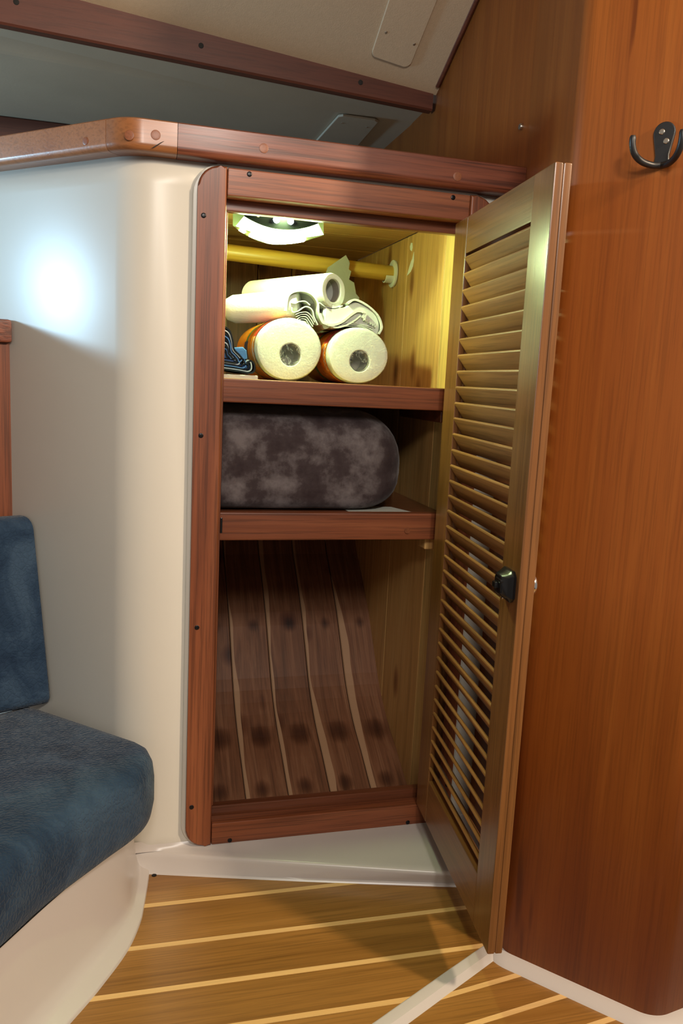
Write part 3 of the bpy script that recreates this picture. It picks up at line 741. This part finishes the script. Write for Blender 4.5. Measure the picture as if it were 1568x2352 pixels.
# upper roll with an open core
e0 = Vector((.2690, .140, 1.0330)); axd = Vector((-.105, .170, -.004)); nn = axd.normalized()
u2 = Vector((0, 0, 1)).cross(nn).normalized(); v2 = nn.cross(u2)
tr = thing('open_core_towel_roll', e0+Vector((-.07, .06, -.035)), 'small paper towel roll on top of the pile, its dark open core showing', 'paper towels')
bm = B(); wb = ((2, .02, .3), (5, .012, 1))
loft(bm, [ell(e0+axd*.5, u2, v2, .019, .0205), ell(e0+axd*.004, u2, v2, .0205, .022, 36), ell(e0, u2, v2, .0225, .024, 36, wb), ell(e0, u2, v2, .0305, .031, 36, wb), ell(e0+axd*.025, u2, v2, .0325, .0325, 36, wb), ell(e0+axd*.5, u2, v2, .034, .033, 36, wb), ell(e0+axd*1.15, u2, v2, .034, .033, 36, wb), ell(e0+axd*1.18, u2, v2, .026, .026)], True)
obj('paper', bm, paper_m, tr, True)
bm = B(); loft(bm, [ell(e0+axd*.03, u2, v2, .0203, .0218), ell(e0+axd*.9, u2, v2, .0190, .0205), ell(e0+axd*.905, u2, v2, .002, .002)], True); obj('cardboard_core', bm, core_m, tr, True)
bm = B(); ribbon(bm, smooth_curve([Vector(G2(*p)) for p in ((.232, 1.004), (.246, .997), (.262, .996), (.276, 1.002))], 5), (-.05, .138, .22), .0014); obj('loose_sheet', bm, paper_m, tr, True)

# squashed wad of towels on the right wrapped roll
wd = thing('squashed_towel_roll', (.30, .17, .955), 'squashed paper towel roll draped over the right wrapped roll', 'paper towels')
out = smooth_curve([Vector(G2(*p)) for p in ((.238, .968), (.246, .958), (.262, .966), (.285, .968), (.318, .9655), (.345, .950), (.351, .966), (.347, .984), (.335, .998), (.316, 1.008), (.303, 1.012), (.291, 1.008), (.280, 1.000), (.262, 1.001), (.248, 1.004), (.239, .996))], 4)[:-1]
bm = B(); cx_, cz_ = .308, .987
loft(bm, [[(cx_+(p.x-cx_)*.92, .138, cz_+(p.y-cz_)*.88) for p in out], [(p.x, .144, p.y) for p in out], [(p.x+.006, .24, p.y) for p in out], [(p.x+.012, .37, p.y) for p in out], [(cx_+.012+(p.x-cx_)*.9, .375, cz_+(p.y-cz_)*.85) for p in out]], True, True)
obj('paper', bm, paper_m, wd, True)
bm = B()
F([(.232, .985), (.236, .973), (.246, .966), (.262, .967), (.276, .974), (.290, .986), (.303, .994), (.316, .992), (.313, .982)], .084, .15, .004, .0046)
F([(.246, .968), (.262, .962), (.28, .966), (.296, .975), (.309, .986)], .085, .15, .004, .0030)
F([(.284, 1.006), (.296, 1.014), (.312, 1.010), (.330, 1.000), (.345, .986), (.352, .968), (.347, .955)], .086, .2, .006, .0034)
F([(.311, .992), (.319, .990), (.3165, .978)], .082, .12, 0, .0022)
z = [(.314+.0022*i, .982-.0011*i+.003*(-1)**i) for i in range(13)]
F(z, .085, .12, 0, .0016)
for i in range(3): F([(.262+.006*i, .962+.003*i), (.29, .966+.003*i), (.315, .966+.002*i), (.335, .958+.004*i)], .088, .12, 0, .0012)
obj('paper_folds', bm, paper_m, wd, True)

# crumpled grey paper standing behind
bm = B()
def sheet(pts, y0, y1, dx):
    prism(bm, pts, 'y', y0, y0+.003)
SY = .03
sheet([(.30, 1.0), (.31, 1.075), (.322, 1.112), (.362, 1.142), (.372, 1.126), (.370, 1.112), (.376, 1.108), (.372, 1.09), (.384, 1.084), (.390, 1.06), (.398, 1.052), (.394, 1.03), (.402, 1.02), (.400, .98), (.38, .95)], .415, .4, 0)
sheet([(.32, .98), (.34, 1.06), (.366, 1.075), (.384, 1.07), (.392, 1.048), (.404, 1.032), (.41, 1.0), (.416, .99), (.41, .95)], .440, .4, 0)
sheet([(.31, .96), (.33, 1.03), (.352, 1.09), (.380, 1.09), (.388, 1.06), (.40, 1.03), (.405, .96)], .430, .4, 0)
box(bm, .32, .40, .402, .45, SZ, .99, .01)
o = obj('paper_wad', bm, paperg_m, None, True, auto=25); tag(o, 'torn grey paper standing at the back behind the pile of towels', 'paper')

# rolled dark rags, layers seen end-on
rg = thing('rag_bundle', (.085, .12, .868), 'bundle of folded black and blue striped rags at the left end of the upper shelf', 'rags')
cl_dark = plain('rag_black', (.012, .014, .02), .9, 0, .1, 60, .2, .2, 300)
cl_white = plain('rag_pale', (.42, .50, .55), .9, 0, .1, 60, .1, .3, 300)
cl_blue = plain('rag_blue', (.06, .13, .33), .9, 0, .1, 60, .2, .2, 300)
base = [(.030, .946), (.050, .951), (.066, .945), (.073, .928), (.076, .912), (.086, .902), (.093, .894), (.098, .886), (.106, .893), (.113, .888), (.114, .876), (.106, .871), (.085, .8735), (.050, .8765), (.030, .878)]
ctr = Vector((.062, .898))
for i in range(9):
    s = 1-.105*i; pts = []
    for (x, z) in base:
        pts.append(Vector((ctr.x+(x-ctr.x)*s, ctr.y+(z-ctr.y)*s)))
    bm = B(); ribbon(bm, smooth_curve(pts, 4), (0, .084+.0015*(i % 3), .26), .0030 if i % 2 == 0 else .0021)
    obj('cloth_layer', bm, cl_dark if i % 2 == 0 else (cl_white if i % 4 != 3 else cl_blue), rg, True)
bm = B(); prism(bm, [(.040, .880), (.105, .877), (.108, .885), (.094, .888), (.072, .912), (.066, .938), (.045, .946)], 'y', .092, .255, .003); obj('cloth_core', bm, cl_blue, rg, True)
bm = B(); prism(bm, [(.078, .905), (.080, .916), (.097, .918), (.104, .912), (.106, .897), (.098, .894)], 'y', .12, .26, .003); obj('cloth_fold', bm, cl_blue, rg, True)
bm = B(); pts = [(.0, .0605)]
fr = [(-.018+i*.0045, .0615+.0012*random.random()) for i in range(31)]
prism(bm, fr+[(.117, .27), (-.018, .27)], 'z', SZ, SZ+.0085, .0015); o = obj('white_cloth', bm, paper_m, None, True); tag(o, 'flat white cloth under the striped rags', 'cloth')

# ================================================================== BLANKET on the lower shelf
bm = B(); secs = []; n = 48
bz0, bz1 = .6208, .812; zc = (bz0+bz1)/2; hh = (bz1-bz0)/2
for i in range(30):
    x = -.012+i*(.4295/29); e = 0
    if x > .325: e = (x-.325)/(.4175-.325)
    k = math.sqrt(max(0, 1-min(1, e)**2.2)); k = max(k, .02)
    zz = zc-.006*e
    ring = []
    for j in range(n):
        t = 2*math.pi*j/n; c_, s_ = math.cos(t), math.sin(t)
        yy = abs(c_)**(.22 if s_ < 0 else .62)*math.copysign(1, c_)*.140; z_ = abs(s_)**(.34 if s_ < 0 else .66)*math.copysign(1, s_)*hh
        fold = .004*math.sin(17*x*3+2.3*math.sin(t*2))*max(0, -s_)+.0035*math.sin(40*x+3*t)+.003*math.sin(23*x-2*t+1)
        ring.append((x, .2010-yy*(.55+.45*k)*(1+fold*4), zz+z_*(k*(1+fold*(2 if s_ < .6 else 0)) if e > 0 else 1+fold*(1.5 if -.9 < s_ < .6 else 0))))
    secs.append(ring)
loft(bm, secs, True, True)
for v in bm.verts: v.co.z = max(v.co.z, bz0)
o = obj('blanket', bm, brown_m, None, True, auto=70); tag(o, 'rolled brown plush blanket filling the lower shelf of the locker', 'blanket')
o.modifiers.new('sub', 'SUBSURF').render_levels = 1
bm = B(); prism(bm, [(.30, .062), (.430, .062), (.405, .13), (.30, .14)], 'z', .6201, .6207); o = obj('paper_sheet', bm, paper_m); tag(o, 'corner of a white paper sheet showing under the brown blanket', 'paper')

# ================================================================== SETTEE on the left
ST = thing('settee', (-.4, -.2, FZ), 'white moulded settee base curving down to the sole, under the navy cushion', 'settee')
Fc = smooth_curve([(-.064, .02), (-.066, -.02), (-.076, -.099), (-.083, -.14), (-.102, -.2), (-.134, -.261), (-.183, -.338), (-.34, -.56), (-.8, -1.18)], 5)
Tc = smooth_curve([(-.105, .03), (-.100, -.015), (-.104, -.07), (-.118, -.125), (-.158, -.190), (-.215, -.272), (-.275, -.365), (-.44, -.62), (-.90, -1.24)], 5)
def mixp(f, z, d=0): return [(a.x*(1-f)+b.x*f, a.y*(1-f)+b.y*f, z) for a, b in zip(Fc, Tc)]
bm = B(); loft(bm, [[(p.x+.001, p.y-.001, FZ-.006) for p in Fc], mixp(0, FZ+.003), mixp(.05, FZ+.0055), mixp(.36, FZ+.009), mixp(.52, FZ+.016), mixp(.64, FZ+.032), mixp(.76, .03), mixp(.9, .07), mixp(1, .1035)])
obj('base', bm, gelf_m, ST, True, auto=80)
# seat cushion
Eo = smooth_curve([(-.079, -.010), (-.064, -.035), (-.061, -.075), (-.080, -.132), (-.132, -.195), (-.208, -.288), (-.266, -.378), (-.44, -.64), (-.78, -1.12)], 6)
Eo += [Vector(p) for p in ((-1.10, -.90), (-1.04, -.55), (-.97, -.17))] + [Vector((-.97+(.69*k/10), -.17+(.349*k/10))) for k in range(1, 10)] + [Vector((-.297, .176)), Vector((-.278, .176))] + [Vector((-.275+.196*k/9, .178-.188*k/9)) for k in range(1, 9)]
def inset(poly, d):
    out = []; N = len(poly)
    for i in range(N):
        a, c = poly[i-1], poly[(i+1) % N]; t = (c-a).normalized(); out.append(poly[i]+Vector((t.y, -t.x))*-d)
    return out
area = sum(Eo[i-1].x*Eo[i].y-Eo[i].x*Eo[i-1].y for i in range(len(Eo)))
sg = 1 if area > 0 else -1
bm = B(); rings = []
cen = Vector((-.42, -.25))
for z, d in ((.104, .03), (.107, .014), (.118, .004), (.14, 0), (.18, 0), (.204, .003), (.219, .010), (.227, .020), (.231, .036)):
    rings.append([(p.x, p.y, z) for p in inset(Eo, d*sg)])
last = [Vector(p) for p in rings[-1]]
for f, z in ((.25, .2340), (.5, .2360), (.75, .2370), (.97, .2375)):
    rings.append([(p.x+(cen.x-p.x)*f, p.y+(cen.y-p.y)*f, z) for p in last])
loft(bm, rings, True, True)
o = obj('seat_cushion', bm, navy_m, None, True, auto=80); tag(o, 'navy blue plush seat cushion with a rounded corner on the settee', 'cushion')
# back cushion: leaning slab, its right end against the wall
bu = Vector((-.906, -.423, 0)); bn = Vector((.423, -.906, 0))
bm = B(); Rw = []
prof = []
Hh = .357; Tk = .055; r = .022
for (a, z) in arc(-r, Hh-r, r, 0, 90, 5)+arc(-Tk+r, Hh-r, r, 90, 180, 5)+arc(-Tk+r, r, r, 180, 270, 5)+arc(-r, r, r, 270, 360, 5): prof.append((a, z))
P0 = Vector((-.243, .150, .2300))
for s, k in ((0.000, .90), (.003, .96), (.010, 1.0), (.04, 1.015), (.2, 1.02), (.5, 1.02), (.68, 1)):
    ring = []
    for a, z in prof:
        aa = -Tk/2+(a+Tk/2)*k; zz = Hh/2+(z-Hh/2)*(.97+.03*min(1, k))
        p = P0+bu*s+bn*(aa-.045*zz/Hh)+Vector((0, 0, zz)); p += bu*.012*(zz/Hh); p += bu*(max(0, p.x+p.y+.092)/1.329)
        ring.append(tuple(p))
    Rw.append(ring)
loft(bm, Rw, True, True)
o = obj('back_cushion', bm, navy_m, None, True, auto=80); tag(o, 'navy blue plush back cushion standing behind the seat cushion', 'cushion')
# teak locker back behind the cushion
sb = thing('settee_locker', (-.5, .2, .2), 'teak locker front with a rounded cap rail behind the navy back cushion', 'locker')
w0 = Vector((-.317, .231)); wu = Vector((-.96, -.28)); wn = Vector((-.28, .96))
def slab(bm, p, L, T, z0, z1, bev):
    c = [p, p+wu*L, p+wu*L+wn*T, p+wn*T]; prism(bm, [tuple(q) for q in c], 'z', z0, z1, bev)
bm = B(); slab(bm, w0, 1.1, .02, .2, .9035, 0); obj('panel', bm, teak_z, sb)
bm = B(); slab(bm, w0-wn*.0135-wu*.0015, 1.1, .040, .904, .946, .005); obj('cap_rail', bm, trim_m, sb, True)
bm = B(); slab(bm, w0+wn*.03+wu*.03, 1.1, .5, .925, .94, 0); obj('shelf_top', bm, gel_m, sb)

# ================================================================== COAT HOOK on the bulkhead
e_ = Vector((.663, -.749, 0)); on = Vector((-.749, -.663, 0)); hc = Vector((.5805, -.4025, 1.200)); hc += Vector((.0, .0, 0))
ln = Vector((.482, -.329)); dvec = Vector((.158, -.179)).normalized(); wn2 = Vector((-dvec.y, dvec.x)); wn2 = -wn2 if wn2.dot(Vector((-1, -1))) < 0 else wn2
tproj = (Vector((hc.x, hc.y))-ln).dot(dvec); hp = ln+dvec*tproj
hc = Vector((hp.x, hp.y, 1.190)); e_ = Vector((dvec.x, dvec.y, 0)); on = Vector((wn2.x, wn2.y, 0))
HK = thing('coat_hook', hc+Vector((0, 0, -.03)), 'black double coat hook screwed to the bulkhead', 'hook')
def hp3(a, z, o=0): return hc+e_*a+Vector((0, 0, z))+on*o
bm = B(); outl = [(a, z) for a, z in arc(0, .012, .0135, -10, 190, 14)]+[(-.0105, -.005), (-.0085, -.016), (-.0095, -.026), (-.004, -.031), (.004, -.031), (.0095, -.026), (.0085, -.016), (.0105, -.005)]
lo = [hp3(a, z, 0) for a, z in outl]; mi = [hp3(a, z, .0035) for a, z in outl]; hi = [hp3(a*.9, z*.95, .0045) for a, z in outl]
loft(bm, [lo, mi, hi], True, True); obj('plate', bm, blackmat_m, HK, True)
for sgn in (-1, 1):
    cvs = smooth_curve([Vector(p) for p in ((.0, -.028, .003), (.010, -.0285, .010), (.020, -.026, .022), (.027, -.019, .032), (.030, -.008, .037), (.030, .003, .038))], 5)
    bm = B(); tube(bm, [hp3(sgn*p.x, p.y, p.z) for p in cvs], [.0042]*(len(cvs)-2)+[.0040, .0030], 12); obj('prong', bm, blackmat_m, HK, True)
for a, z in ((-.003, .013), (.0035, .001)):
    bm = B(); disc(bm, hp3(a, z, .0045), on, .0036, .0016, 14); sc_ = obj('screw', bm, steel_m, HK, True)
